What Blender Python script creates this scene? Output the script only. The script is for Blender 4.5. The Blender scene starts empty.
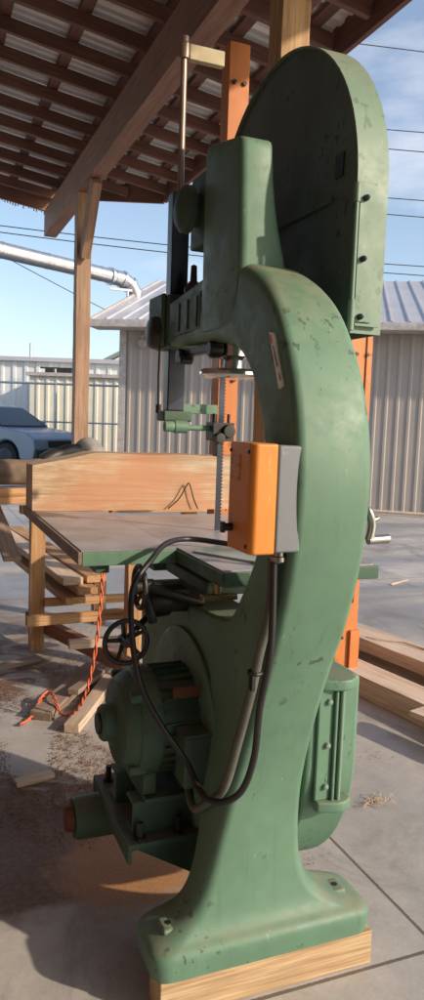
import bpy, bmesh, math, random
from mathutils import Vector, Matrix, noise
R = math.radians
random.seed(7)
SC = bpy.context.scene
COL = SC.collection
# World frame: X runs along the saw's wheel shaft, Y along the saw's throat (away from the camera), Z up.

# ------------------------------------------------------------------ camera
TH = R(22.0); PITCH = R(6.0); ROLL = R(2.0)
def rot22(x, y): return Vector((x*math.cos(TH)+y*math.sin(TH), -x*math.sin(TH)+y*math.cos(TH), 0))
fy = rot22(0, 1); fx = rot22(1, 0); uz = Vector((0, 0, 1))
fwd = fy*math.cos(PITCH) - uz*math.sin(PITCH)
up0 = fy*math.sin(PITCH) + uz*math.cos(PITCH)
cr = fx*math.cos(ROLL) + up0*math.sin(ROLL)
cu = up0*math.cos(ROLL) - fx*math.sin(ROLL)
cd = bpy.data.cameras.new('camera'); cam = bpy.data.objects.new('camera', cd); COL.objects.link(cam)
cam.matrix_world = Matrix(((cr.x, cu.x, -fwd.x, 0), (cr.y, cu.y, -fwd.y, 0), (cr.z, cu.z, -fwd.z, 1.5), (0, 0, 0, 1)))
cd.sensor_fit = 'VERTICAL'; cd.sensor_height = 24; cd.lens = 740/1000*24
cd.clip_start = .05; cd.clip_end = 2000
SC.camera = cam

# ------------------------------------------------------------------ sky, sun, exposure
SUN_EL = R(25.0)
SUN_DIR = Vector((math.cos(SUN_EL)*math.sin(R(135)), math.cos(SUN_EL)*math.cos(R(135)), math.sin(SUN_EL)))   # towards the sun
W = bpy.data.worlds.new('World'); SC.world = W; W.use_nodes = True
nt = W.node_tree; nt.nodes.clear()
def N(t, ty, **k):
    n = t.nodes.new(ty)
    for a, b in k.items(): setattr(n, a, b)
    return n
sky = N(nt, 'ShaderNodeTexSky', sky_type='NISHITA', sun_disc=False, sun_elevation=SUN_EL, sun_rotation=R(135), altitude=100, air_density=1.0, dust_density=1.3, ozone_density=1.2)
tc = N(nt, 'ShaderNodeTexCoord'); mp = N(nt, 'ShaderNodeMapping'); mp.inputs['Scale'].default_value = (1, 1, 3.2)
nz = N(nt, 'ShaderNodeTexNoise'); nz.inputs['Scale'].default_value = 3.4; nz.inputs['Detail'].default_value = 7; nz.inputs['Roughness'].default_value = .55
rp = N(nt, 'ShaderNodeValToRGB'); rp.color_ramp.elements[0].position = .54; rp.color_ramp.elements[1].position = .80
rp.color_ramp.elements[1].color = (.6, .6, .6, 1); rp.color_ramp.elements[0].color = (.07, .07, .07, 1)
mx = N(nt, 'ShaderNodeMixRGB'); mx.inputs['Color2'].default_value = (6.2, 6.0, 6.1, 1)
bg = N(nt, 'ShaderNodeBackground'); bg.inputs['Strength'].default_value = .14
wo = N(nt, 'ShaderNodeOutputWorld')
L = nt.links.new
L(tc.outputs['Generated'], mp.inputs['Vector']); L(mp.outputs[0], nz.inputs['Vector']); L(nz.outputs['Fac'], rp.inputs[0])
L(rp.outputs[0], mx.inputs['Fac']); L(sky.outputs[0], mx.inputs['Color1']); L(mx.outputs[0], bg.inputs[0]); L(bg.outputs[0], wo.inputs[0])
sl = bpy.data.lights.new('sun', 'SUN'); sl.energy = 3.3; sl.angle = R(1.2); sl.color = (1, .83, .65)
so = bpy.data.objects.new('sun', sl); COL.objects.link(so)
so.rotation_mode = 'QUATERNION'; so.rotation_quaternion = SUN_DIR.to_track_quat('Z', 'Y'); so.location = (6, -6, 8)
SC.view_settings.view_transform = 'Standard'; SC.view_settings.look = 'None'; SC.view_settings.exposure = .55; SC.view_settings.gamma = 1
SC.view_settings.use_curve_mapping = False

# ------------------------------------------------------------------ materials
def mat(name, build):
    m = bpy.data.materials.new(name); m.use_nodes = True; t = m.node_tree
    b = t.nodes['Principled BSDF']; build(t, b); return m
def objnoise(t, scale, stretch=(1, 1, 1), detail=6, rough=.6, rnd=False, dist=0):
    c = N(t, 'ShaderNodeTexCoord'); m = N(t, 'ShaderNodeMapping'); m.inputs['Scale'].default_value = stretch
    t.links.new(c.outputs['Object'], m.inputs['Vector'])
    src = m.outputs[0]
    if rnd:
        oi = N(t, 'ShaderNodeObjectInfo'); ml = N(t, 'ShaderNodeMath', operation='MULTIPLY'); ml.inputs[1].default_value = 37
        t.links.new(oi.outputs['Random'], ml.inputs[0]); a = N(t, 'ShaderNodeVectorMath', operation='ADD')
        t.links.new(src, a.inputs[0]); t.links.new(ml.outputs[0], a.inputs[1]); src = a.outputs[0]
    n = N(t, 'ShaderNodeTexNoise'); n.inputs['Scale'].default_value = scale; n.inputs['Detail'].default_value = detail; n.inputs['Roughness'].default_value = rough
    n.inputs['Distortion'].default_value = dist
    t.links.new(src, n.inputs['Vector']); return n.outputs['Fac']
def ramp(t, fac, stops):
    r = N(t, 'ShaderNodeValToRGB'); e = r.color_ramp.elements
    while len(e) < len(stops): e.new(.5)
    for i, (p, c) in enumerate(stops): e[i].position = p; e[i].color = (c[0], c[1], c[2], 1) if not isinstance(c, (int, float)) else (c, c, c, 1)
    t.links.new(fac, r.inputs[0]); return r.outputs[0]
def mix(t, fac, a, b, mode='MIX'):
    m = N(t, 'ShaderNodeMixRGB', blend_type=mode)
    for s, v in (('Fac', fac), ('Color1', a), ('Color2', b)):
        if isinstance(v, (int, float)): m.inputs[s].default_value = v
        elif isinstance(v, tuple): m.inputs[s].default_value = (v[0], v[1], v[2], 1)
        else: t.links.new(v, m.inputs[s])
    return m.outputs[0]
def bump(t, b, fac, strength=.3, dist=.01):
    n = N(t, 'ShaderNodeBump'); n.inputs['Strength'].default_value = strength; n.inputs['Distance'].default_value = dist
    t.links.new(fac, n.inputs['Height']); t.links.new(n.outputs[0], b.inputs['Normal'])
def paint(name, c, rough=.50, wear=.65, chip=(.03, .03, .025), chipamt=.685, metal=0):
    def f(t, b):
        n1 = objnoise(t, 2.5, detail=8, rough=.65); n2 = objnoise(t, 14, detail=8, rough=.7); n3 = objnoise(t, 60, detail=4)
        base = ramp(t, n1, [(.3, tuple(x*(1-.30*wear) for x in c)), (.55, c), (.75, tuple(min(1, x*(1+.35*wear)+.012*wear) for x in c))])
        d = ramp(t, n2, [(.3, .72), (.6, 1.0)])
        c1 = mix(t, .55*wear, base, d, 'MULTIPLY')
        cm = ramp(t, n2, [(chipamt, 0.), (chipamt+.012, 1.)])
        col = mix(t, cm, c1, chip)
        n6 = objnoise(t, 48, (1, 1, .6), detail=3, rough=.5)
        cm2 = mix(t, 1, ramp(t, n6, [(.625, 0.), (.632, 1.)]), ramp(t, n1, [(.5, 0.), (.56, wear)]), 'MULTIPLY'); col = mix(t, cm2, col, chip)
        n4 = objnoise(t, 5, (9, 9, .8), detail=5)      # runs of grime down the paint
        col = mix(t, ramp(t, n4, [(.56, 0.), (.75, .35*wear)]), col, tuple(x*.35 for x in c))
        gm = N(t, 'ShaderNodeNewGeometry'); sx = N(t, 'ShaderNodeSeparateXYZ'); t.links.new(gm.outputs['Normal'], sx.inputs[0])      # sawdust settled on upward faces
        dm = mix(t, 1, ramp(t, sx.outputs['Z'], [(.45, 0.), (.95, .55)]), ramp(t, n2, [(.38, .15), (.62, 1.)]), 'MULTIPLY')
        col = mix(t, dm, col, (.26, .20, .13))
        n5 = objnoise(t, 30, (1, 1, .35), detail=6, rough=.75)
        col = mix(t, ramp(t, n5, [(.66, 0.), (.70, .55)]), col, tuple(min(1, x*1.8+.03) for x in c))       # pale scuffs
        t.links.new(col, b.inputs['Base Color'])
        t.links.new(ramp(t, n2, [(.3, rough-.08), (.7, rough+.2)]), b.inputs['Roughness']); b.inputs['Metallic'].default_value = metal
        bump(t, b, mix(t, .5, n2, n3), .12, .004)
    return mat(name, f)
def wood(name, a, bb, dark, rough=.7, knots=True, stain=None):
    def f(t, b):
        g = objnoise(t, 9, (.14, 3.6, 3.6), detail=9, rough=.68, rnd=True, dist=.7)
        g2 = objnoise(t, 70, (.06, 3, 3), detail=5, rough=.7, rnd=True)
        big = objnoise(t, 1.7, (.8, 1.5, 1.5), detail=3, rnd=True)
        col = ramp(t, g, [(.28, dark), (.45, a), (.6, bb), (.72, a)])
        col = mix(t, .65, col, ramp(t, g2, [(.32, .42), (.6, 1.05)]), 'MULTIPLY')
        col = mix(t, .6, col, ramp(t, big, [(.3, .6), (.7, 1.1)]), 'MULTIPLY')
        if stain: col = mix(t, ramp(t, objnoise(t, 2.2, (1, 1, 1), detail=4, rnd=True), [(.5, 0.), (.62, .7)]), col, stain)
        oi = N(t, 'ShaderNodeObjectInfo')
        col = mix(t, .4, col, ramp(t, oi.outputs['Random'], [(0, .7), (1, 1.15)]), 'MULTIPLY')
        t.links.new(col, b.inputs['Base Color']); b.inputs['Roughness'].default_value = rough
        bump(t, b, mix(t, .4, g, g2), .35, .004)
    return mat(name, f)
def plain(name, c, rough=.5, metal=0, var=.25, sc=12):
    def f(t, b):
        n = objnoise(t, sc, detail=6); n2 = objnoise(t, sc*.2, detail=3)
        col = ramp(t, n, [(.3, tuple(x*(1-var) for x in c)), (.7, tuple(min(1, x*(1+var)) for x in c))])
        col = mix(t, .5, col, ramp(t, n2, [(.35, 1-var), (.65, 1.0)]), 'MULTIPLY')
        t.links.new(col, b.inputs['Base Color']); b.inputs['Roughness'].default_value = rough; b.inputs['Metallic'].default_value = metal
        bump(t, b, n, .08, .003)
    return mat(name, f)
M = {}
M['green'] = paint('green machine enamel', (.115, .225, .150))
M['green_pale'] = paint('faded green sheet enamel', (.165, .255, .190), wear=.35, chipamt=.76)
M['green_dark'] = paint('dark shaded green enamel', (.048, .102, .066), rough=.5, wear=.7)  # darker green with the motor side's shade worked into the colour
M['guard_shade'] = paint('shade darkened guard green', (.085, .125, .098), rough=.6, wear=.9)  # guard green darkened so the back plate's shade sits in the colour
M['orange_box'] = paint('orange switch enamel', (.66, .235, .035), rough=.38, wear=.25, chip=(.2, .06, .02), chipamt=.76)
M['grey_box'] = paint('grey switch enamel', (.17, .19, .21), wear=.3, chipamt=.8)
M['orange_post'] = paint('orange post paint', (.56, .19, .05), rough=.5, wear=.5, chip=(.12, .04, .02), chipamt=.70)
M['cast_dark'] = plain('dark oily casting', (.035, .035, .033), .45, .3)
M['steel_dark'] = plain('dark steel bar', (.05, .055, .075), .35, .7)
M['steel'] = plain('bright worn steel', (.42, .41, .38), .28, .95)
M['brass'] = plain('old brass', (.32, .25, .13), .38, .9)
M['chrome'] = plain('bright chrome', (.75, .74, .72), .12, .95, .05)
M['symbol'] = plain('faded switch symbol', (.52, .44, .32), .6)
M['plate'] = plain('teal grey plate', (.36, .44, .42), .3, .3)
M['grey_log'] = plain('grey weathered log', (.26, .25, .23), .9, 0, .3, 12)
M['rod_tan'] = plain('tarnished rod', (.30, .22, .17), .4, .4)
M['tan_paint'] = plain('dull tan paint', (.42, .36, .22), .6)
M['table_top'] = plain('machined table top', (.33, .33, .36), .32, .05, .35, 6)
M['rust'] = plain('rusty iron', (.16, .06, .03), .8, .2, .4)
M['rubber'] = plain('black rubber hose', (.014, .013, .013), .45)
M['conduit'] = plain('grey flexible conduit', (.10, .105, .09), .45)
M['cord'] = plain('orange extension cord', (.62, .14, .06), .5)
M['label_white'] = plain('white label stock', (.82, .80, .76), .6)
M['label_grey'] = plain('grey label print', (.16, .15, .14), .6)
M['label_orange'] = plain('orange label print', (.6, .2, .05), .6)
M['fir'] = wood('fir lumber', (.50, .27, .12), (.62, .38, .19), (.30, .13, .055))
M['slab'] = wood('reddish sawn slab', (.46, .32, .20), (.56, .43, .30), (.30, .17, .09), stain=(.42, .19, .09))
M['fir_pale'] = wood('pale sawn timber', (.66, .50, .37), (.75, .60, .47), (.36, .22, .13))
M['beam'] = wood('stained glulam', (.34, .175, .115), (.42, .225, .15), (.23, .11, .07))
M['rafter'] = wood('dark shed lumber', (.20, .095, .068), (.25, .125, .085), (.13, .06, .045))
M['post_wood'] = wood('shed post lumber', (.36, .22, .14), (.45, .30, .20), (.24, .13, .08))
M['post_near'] = wood('varnished shed post', (.46, .27, .12), (.56, .36, .17), (.30, .15, .06))
M['skid'] = wood('pallet skid lumber', (.52, .36, .20), (.62, .46, .28), (.34, .20, .10), stain=(.22, .13, .07))
M['scrap'] = wood('grey scrap lumber', (.28, .21, .16), (.36, .28, .22), (.16, .11, .08))
M['bark'] = plain('weathered bark', (.17, .125, .09), .9, 0, .45, 9)
M['deck'] = plain('galvanised roof deck', (.80, .78, .76), .4, .25, .12, 3)
M['galv'] = plain('galvanised duct', (.55, .57, .60), .32, .85, .12, 5)
M['siding'] = plain('warm grey steel siding', (.35, .315, .285), .55, .0, .08, 1.5)
M['siding_cream'] = plain('cream steel siding', (.80, .75, .60), .55, .0, .08, 1.5)
M['siding_blue'] = plain('blue grey steel siding', (.70, .72, .70), .55, .0, .08, 1.5)
M['roof_metal'] = plain('pale standing seam roof', (.50, .50, .53), .42, .2, .1, 1.5)
M['trim_white'] = plain('pale gutter paint', (.48, .44, .42), .5)
M['car'] = plain('blue grey car paint', (.25, .31, .40), .25, .4, .06, 2)
M['glass_dark'] = plain('dark car glass', (.05, .07, .09), .08, 0, .1)
M['black'] = plain('black plastic', (.015, .015, .016), .5)
M['tyre'] = plain('tyre rubber', (.02, .02, .02), .8)
M['lens'] = plain('headlamp lens', (.5, .52, .55), .12, .3)
M['wire'] = plain('power line', (.02, .02, .022), .6)
M['chip'] = plain('wood chips', (.26, .145, .08), .9, 0, .75, 40)
M['shaving'] = plain('pale wood shaving', (.60, .44, .27), .8, 0, .3, 30)

def concrete(t, b):
    c = N(t, 'ShaderNodeTexCoord'); o = c.outputs['Object']; sp = N(t, 'ShaderNodeSeparateXYZ'); t.links.new(o, sp.inputs[0])
    def nn(s, d=8, r=.6, st=(1, 1, 1), dist=0):
        m = N(t, 'ShaderNodeMapping'); m.inputs['Scale'].default_value = st; t.links.new(o, m.inputs[0])
        n = N(t, 'ShaderNodeTexNoise'); n.inputs['Scale'].default_value = s; n.inputs['Detail'].default_value = d; n.inputs['Roughness'].default_value = r; n.inputs['Distortion'].default_value = dist
        t.links.new(m.outputs[0], n.inputs['Vector']); return n.outputs['Fac']
    def mth(op, a, bb=None, cc=None, clamp=False):
        m = N(t, 'ShaderNodeMath', operation=op); m.use_clamp = clamp
        for i, v in enumerate((a, bb, cc)):
            if v is None: continue
            if isinstance(v, (int, float)): m.inputs[i].default_value = v
            else: t.links.new(v, m.inputs[i])
        return m.outputs[0]
    n1 = nn(.7, 8, .62); n2 = nn(7, 9, .7); n3 = nn(60, 5, .7); n4 = nn(.8, 7, .62, (.22, 1.5, 1), .5)
    base = ramp(t, n1, [(.3, (.33, .315, .295)), (.5, (.44, .42, .395)), (.7, (.53, .505, .475))])
    base = mix(t, .6, base, ramp(t, n2, [(.3, .72), (.65, 1.08)]), 'MULTIPLY')
    base = mix(t, .5, base, ramp(t, n3, [(.3, .8), (.7, 1.05)]), 'MULTIPLY')
    far = mth('MULTIPLY', mth('SUBTRACT', sp.outputs['Y'], 3.4), .5, clamp=True)
    base = mix(t, mth('MULTIPLY', ramp(t, n4, [(.46, 0.), (.58, .75)]), far), base, (.20, .225, .27))       # sky reflection painted blue-grey in damp bands out in the yard
    # sawdust and dirt trodden over the floor behind the saw (left side), fading out by x = 1.2 m and beyond y = 7 m
    left = mth('SUBTRACT', 1.05, sp.outputs['X'], clamp=True)
    left = mth('MULTIPLY', left, 2.4, clamp=True)
    yy = mth('MULTIPLY', mth('SUBTRACT', 6.5, sp.outputs['Y']), .6, clamp=True)
    edge = mth('MULTIPLY', mth('SUBTRACT', mth('ADD', sp.outputs['Y'], mth('MULTIPLY', nn(2.2, 5, .6), .5)), 2.33), 14, clamp=True)
    zone = mth('MULTIPLY', mth('MULTIPLY', left, yy), edge)
    sd = nn(2.6, 10, .72, (1, 1.5, 1), .8)
    band = mth('ABSOLUTE', mth('SUBTRACT', sp.outputs['Y'], 3.28))                      # a barer strip between two drifts of debris
    band = mth('MULTIPLY', mth('SUBTRACT', .5, band), .42, clamp=True)
    near = mth('MULTIPLY', mth('SUBTRACT', 3.0, sp.outputs['Y'], clamp=True), .34)
    sd = mth('ADD', mth('SUBTRACT', sd, band), near)
    m1 = mth('MULTIPLY', ramp(t, sd, [(.43, 0.), (.52, 1.)]), zone)
    dirt = ramp(t, nn(45, 8, .8), [(.3, (.055, .028, .016)), (.5, (.15, .078, .045)), (.72, (.30, .18, .10))])
    col = mix(t, m1, base, dirt)
    # orange sawdust heap beside the base, sunlight on it painted into the colour
    def blob(cx, cy, r, k):
        dx = mth('SUBTRACT', sp.outputs['X'], cx); dy = mth('SUBTRACT', sp.outputs['Y'], cy)
        d = mth('SQRT', mth('ADD', mth('MULTIPLY', dx, dx), mth('MULTIPLY', dy, dy)))
        d = mth('ADD', d, mth('MULTIPLY', nn(11, 10, .8), .45)); return mth('MULTIPLY', mth('SUBTRACT', r+.21, d), k, clamp=True)
    sawc = ramp(t, nn(120, 4, .8), [(.3, (.27, .125, .05)), (.6, (.50, .27, .115))])
    col = mix(t, blob(.66, 2.28, .30, 9), col, sawc)
    st = ramp(t, nn(1.6, 9, .7, (1, .55, 1), 1.2), [(.36, .55), (.47, 0.)]); col = mix(t, st, col, (.17, .155, .145))
    cr_ = ramp(t, nn(3.1, 12, .8, (1, 1, 1), .3), [(.495, 0.), (.5, .35), (.505, 0.)]); col = mix(t, mth('MULTIPLY', cr_, ramp(t, nn(.9, 3), [(.5, 0.), (.6, 1.)])), col, (.12, .10, .09))
    spk = ramp(t, nn(38, 6, .75), [(.66, 0.), (.69, .8)])
    spz = mth('MULTIPLY', spk, ramp(t, nn(1.1, 4), [(.4, 0.), (.6, 1.)]))
    col = mix(t, spz, col, (.20, .115, .07))                                         # scattered crumbs
    # control joints every 4.5 m
    def joint(ax, off):
        a = mth('SUBTRACT', sp.outputs[ax], off); a = mth('ADD', a, mth('MULTIPLY', mth('SUBTRACT', n3, .5), .006))
        a = mth('PINGPONG', a, 2.25); return mth('LESS_THAN', a, .006)
    j = mth('MAXIMUM', joint('X', 1.405), joint('Y', 1.600))
    col = mix(t, mth('MULTIPLY', j, .8), col, (.07, .045, .032))
    t.links.new(col, b.inputs['Base Color'])
    t.links.new(mth('SUBTRACT', ramp(t, n1, [(.35, .5), (.65, .72)]), mth('MULTIPLY', ramp(t, n4, [(.46, 0.), (.58, .75)]), .28)), b.inputs['Roughness'])
    h = mix(t, m1, mix(t, .5, n2, n3), nn(45, 8, .8)); bump(t, b, h, .28, .006)
M['concrete'] = mat('yard concrete', concrete)

# ------------------------------------------------------------------ mesh helpers
def tag(o, label=None, cat=None, group=None, kind=None):
    if label: o['label'] = label
    if cat: o['category'] = cat
    if group: o['group'] = group
    if kind: o['kind'] = kind
    return o
def empty(name, loc, label, cat, group=None, rz=0):
    o = bpy.data.objects.new(name, None); COL.objects.link(o); o.location = loc; o.rotation_euler.z = rz; o.empty_display_size = .1
    return tag(o, label, cat, group)
def obj(name, verts, faces, m, parent=None, smooth=False, world=True, bevel=0, segs=2, angle=35):
    me = bpy.data.meshes.new(name); me.from_pydata([tuple(v) for v in verts], [], faces); me.validate()
    bm = bmesh.new(); bm.from_mesh(me); bmesh.ops.recalc_face_normals(bm, faces=bm.faces); bm.to_mesh(me); bm.free()
    o = bpy.data.objects.new(name, me); COL.objects.link(o); me.materials.append(M[m] if isinstance(m, str) else m)
    if smooth:
        for p in me.polygons: p.use_smooth = True
    if parent:
        o.parent = parent
        if world and parent.type == 'EMPTY': o.location = -Vector(parent.location)
    if bevel:
        b = o.modifiers.new('bevel', 'BEVEL'); b.width = bevel; b.segments = segs; b.limit_method = 'ANGLE'; b.angle_limit = R(angle)
        for p in me.polygons: p.use_smooth = True
        w = o.modifiers.new('wn', 'WEIGHTED_NORMAL'); w.keep_sharp = True
    return o
class MB:
    def __init__(s): s.v = []; s.f = []
    def add(s, vs, fs):
        k = len(s.v); s.v += [Vector(v) for v in vs]; s.f += [tuple(i+k for i in f) for f in fs]; return s
    def box(s, x0, x1, y0, y1, z0, z1):
        return s.add([(x, y, z) for x in (x0, x1) for y in (y0, y1) for z in (z0, z1)],
                     [(0, 1, 3, 2), (4, 6, 7, 5), (0, 4, 5, 1), (2, 3, 7, 6), (0, 2, 6, 4), (1, 5, 7, 3)])
    def prism(s, pts, lo, hi, axis='x'):
        n = len(pts)
        def P(a, b, c): return {'x': (c, a, b), 'y': (a, c, b), 'z': (a, b, c)}[axis]
        vs = [P(a, b, lo) for a, b in pts] + [P(a, b, hi) for a, b in pts]
        return s.add(vs, [tuple(range(n)), tuple(range(2*n-1, n-1, -1))] + [(i, (i+1) % n, n+(i+1) % n, n+i) for i in range(n)])
    def lathe(s, prof, c, axis='z', n=32):     # prof: (radius, offset along axis)
        vs = []; c = Vector(c)
        for r, h in prof:
            for i in range(n):
                a = 2*math.pi*i/n; p = (r*math.cos(a), r*math.sin(a))
                vs.append(c + Vector({'x': (h, p[0], p[1]), 'y': (p[0], h, p[1]), 'z': (p[0], p[1], h)}[axis]))
        m = len(prof); fs = [(j*n+i, j*n+(i+1) % n, (j+1)*n+(i+1) % n, (j+1)*n+i) for j in range(m-1) for i in range(n)]
        fs += [tuple(range(n)), tuple(range((m-1)*n, m*n))]
        return s.add(vs, fs)
    def cyl(s, c, axis, r, lo, hi, n=28): return s.lathe([(r, lo), (r, hi)], c, axis, n)
    def bar(s, p, q, r, n=12): return s.tube([p, q], r, n)
    def tube(s, pts, r, n=12):
        pts = [Vector(p) for p in pts]; vs = []; nrm = None
        for i, p in enumerate(pts):
            t = (pts[min(i+1, len(pts)-1)] - pts[max(i-1, 0)]).normalized()
            if nrm is None: nrm = t.orthogonal().normalized()
            nrm = (nrm - t*nrm.dot(t)).normalized(); bi = t.cross(nrm)
            rr = r(i/(len(pts)-1)) if callable(r) else r
            vs += [p + (nrm*math.cos(2*math.pi*k/n) + bi*math.sin(2*math.pi*k/n))*rr for k in range(n)]
        m = len(pts)
        return s.add(vs, [(j*n+i, j*n+(i+1) % n, (j+1)*n+(i+1) % n, (j+1)*n+i) for j in range(m-1) for i in range(n)] + [tuple(range(n)), tuple(range((m-1)*n, m*n))])
    def torus(s, c, axis, Rr, r, n=40, k=10):
        vs = []; c = Vector(c)
        for i in range(n):
            a = 2*math.pi*i/n
            for j in range(k):
                b = 2*math.pi*j/k; q = Rr + r*math.cos(b); h = r*math.sin(b)
                vs.append(c + Vector({'x': (h, q*math.cos(a), q*math.sin(a)), 'y': (q*math.cos(a), h, q*math.sin(a)), 'z': (q*math.cos(a), q*math.sin(a), h)}[axis]))
        return s.add(vs, [(i*k+j, i*k+(j+1) % k, ((i+1) % n)*k+(j+1) % k, ((i+1) % n)*k+j) for i in range(n) for j in range(k)])
    def build(s, name, m, parent=None, **k): return obj(name, s.v, s.f, m, parent, **k)
def catmull(pts, n=6):
    pts = [Vector(p) for p in pts]; P = [pts[0]*2-pts[1]] + pts + [pts[-1]*2-pts[-2]]; out = []
    for i in range(1, len(P)-2):
        for k in range(n):
            t = k/n; a, b, c, d = P[i-1], P[i], P[i+1], P[i+2]
            out.append(.5*((2*b) + (c-a)*t + (2*a-5*b+4*c-d)*t*t + (3*b-a-3*c+d)*t**3))
    out.append(pts[-1]); return out
def smooth_angle(o, a=40):
    for p in o.data.polygons: p.use_smooth = True
    bm = bmesh.new(); bm.from_mesh(o.data)
    for e in bm.edges:
        if len(e.link_faces) == 2 and e.calc_face_angle(0) > R(a): e.smooth = False
    bm.to_mesh(o.data); bm.free(); return o
def board(name, p0, p1, w, h, m, parent=None, rough=.0015, roll=0, bev=.003, seg=None):
    """sawn board from p0 to p1 (centre line); its own mesh with the grain along local X"""
    p0, p1 = Vector(p0), Vector(p1); d = p1-p0; Ln = d.length; n = seg or max(2, int(Ln/.12))
    vs = []; fs = []
    for i in range(n+1):
        x = -Ln/2 + Ln*i/n
        for a, b in ((-1, -1), (1, -1), (1, 1), (-1, 1)):
            vs.append((x, a*w/2 + random.uniform(-rough, rough), b*h/2 + random.uniform(-rough, rough)))
    for i in range(n):
        for k in range(4): fs.append((i*4+k, i*4+(k+1) % 4, (i+1)*4+(k+1) % 4, (i+1)*4+k))
    fs += [(0, 1, 2, 3), tuple(n*4+k for k in range(4))]
    o = obj(name, vs, fs, m, None)
    x = d.normalized(); y = Vector((0, 0, 1)).cross(x)
    if y.length < .01: y = Vector((0, 1, 0))
    y.normalize(); z = x.cross(y)
    rot = Matrix((x, y, z)).transposed().to_4x4() @ Matrix.Rotation(roll, 4, 'X')
    o.matrix_world = Matrix.Translation((p0+p1)/2) @ rot
    if parent:
        o.parent = parent; o.location = (p0+p1)/2 - Vector(parent.location)
    if bev:
        b = o.modifiers.new('bevel', 'BEVEL'); b.width = bev; b.segments = 2; b.limit_method = 'ANGLE'; b.angle_limit = R(40)
    return o

# ------------------------------------------------------------------ ground
g = obj('ground', [(-300, -60, 0), (400, -60, 0), (400, 600, 0), (-300, 600, 0)], [(0, 1, 2, 3)], 'concrete')
tag(g, kind='structure', label='grey concrete slab with sawn joints and trodden sawdust')

# ------------------------------------------------------------------ open shed roof overhead
shed = empty('open_shed', (1.6, 3.22, 0), 'dark timber open shed roof on square wooden posts with metal decking', 'shed')
SL = .15
def zj(x): return 4.06 + SL*(1.6-x)          # underside of the rafters
def yend(x): return 9.7 if x <= 1.7 else 8.95 - (x-1.7)*.92
board('beam', (1.6, -4, 3.897), (1.6, 9.7, 3.897), .15, .31, 'beam', shed, rough=.001, seg=60)
def xcut(y): return 2.62 if y < 8.1 else 1.7 + (8.95-y)/.92
for i in range(18):
    y = 1.90 + .435*i; x1 = min(2.56, xcut(y)-.02) if y < 8.9 else 1.66
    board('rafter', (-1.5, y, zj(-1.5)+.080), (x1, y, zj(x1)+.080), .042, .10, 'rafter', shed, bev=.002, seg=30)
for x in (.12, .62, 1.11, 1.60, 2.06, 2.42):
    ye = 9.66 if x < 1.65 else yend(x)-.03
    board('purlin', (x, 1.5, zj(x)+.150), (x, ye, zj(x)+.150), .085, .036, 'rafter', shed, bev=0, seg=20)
# corrugated deck, ribs running down the slope
b = MB(); ys = []; y = -4.0
while y < 9.7: ys += [(y, 0), (y+.055, 0), (y+.075, .022), (y+.125, .022)]; y += .145
ys.append((9.72, 0)); k = len(ys)
b.add([(-5, q, zj(-5)+.169+h) for q, h in ys] + [(1.7, q, zj(1.7)+.169+h) for q, h in ys], [(i, i+1, k+i+1, k+i) for i in range(k-1)])
yr = [q for q in ys if q[0] < 8.93]; k = len(yr)
b.add([(1.7, q, zj(1.7)+.169+h) for q, h in yr] + [(xcut(q), q, zj(xcut(q))+.169+h) for q, h in yr], [(i, i+1, k+i+1, k+i) for i in range(k-1)])
o = b.build('roof_deck', 'deck', shed); s_ = o.modifiers.new('s', 'SOLIDIFY'); s_.thickness = .003; s_.offset = 1
xe = 2.60
board('fascia', (xe, -4, zj(xe)+.09), (xe, yend(xe), zj(xe)+.09), .04, .20, 'rafter', shed, seg=30)
board('fascia', (1.70, 8.98, zj(1.7)+.09), (xe, yend(xe)+.02, zj(xe)+.09), .04, .21, 'rafter', shed)
board('fascia', (-4.9, 9.72, zj(-4.9)+.07), (1.62, 9.72, zj(1.62)+.07), .04, .17, 'rafter', shed)
b = MB()
for i in range(18):   # ragged white fringe hanging from the far corner of the roof
    x = .98 + i*.032; b.box(x, x+.016, 9.742, 9.748, zj(x)-.01-random.uniform(.01, .05), zj(x)+.02)
o = b.build('torn_fringe', 'label_white', shed); o['kind'] = 'stuff'
p = board('post', (1.6, 7.70, 0), (1.6, 7.70, 3.74), .145, .145, 'post_wood', shed)
board('post', (1.6, 3.22, 0), (1.6, 3.22, 3.74), .14, .14, 'post_near', shed)
board('knee_brace', (1.6, 7.60, 3.12), (1.6, 7.13, 3.72), .09, .14, 'post_wood', shed)
b = MB().box(1.672, 1.712, 3.12, 3.32, 3.40, 3.74); o = b.build('beam_bracket', 'rafter', shed, bevel=.003)
for dy, dz in ((-.05, 3.47), (.05, 3.55), (-.03, 3.66)): MB().cyl((1.712, 3.22+dy, dz), 'x', .013, 0, .014, 6).build('bolt', 'steel_dark', o)
wl = empty('added_shade_wall', (-1.6, 2, 0), 'unseen dark board wall added to block sky light from left and rear', 'wall')  # added out of view to cut sky light on the saw's left faces
for i in range(26):
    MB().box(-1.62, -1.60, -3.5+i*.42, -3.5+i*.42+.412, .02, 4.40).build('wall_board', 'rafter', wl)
for i in range(6):
    MB().box(-1.59+i*.42, -1.59+i*.42+.412, -3.52, -3.50, .02, 4.20).build('wall_board', 'rafter', wl)

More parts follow.
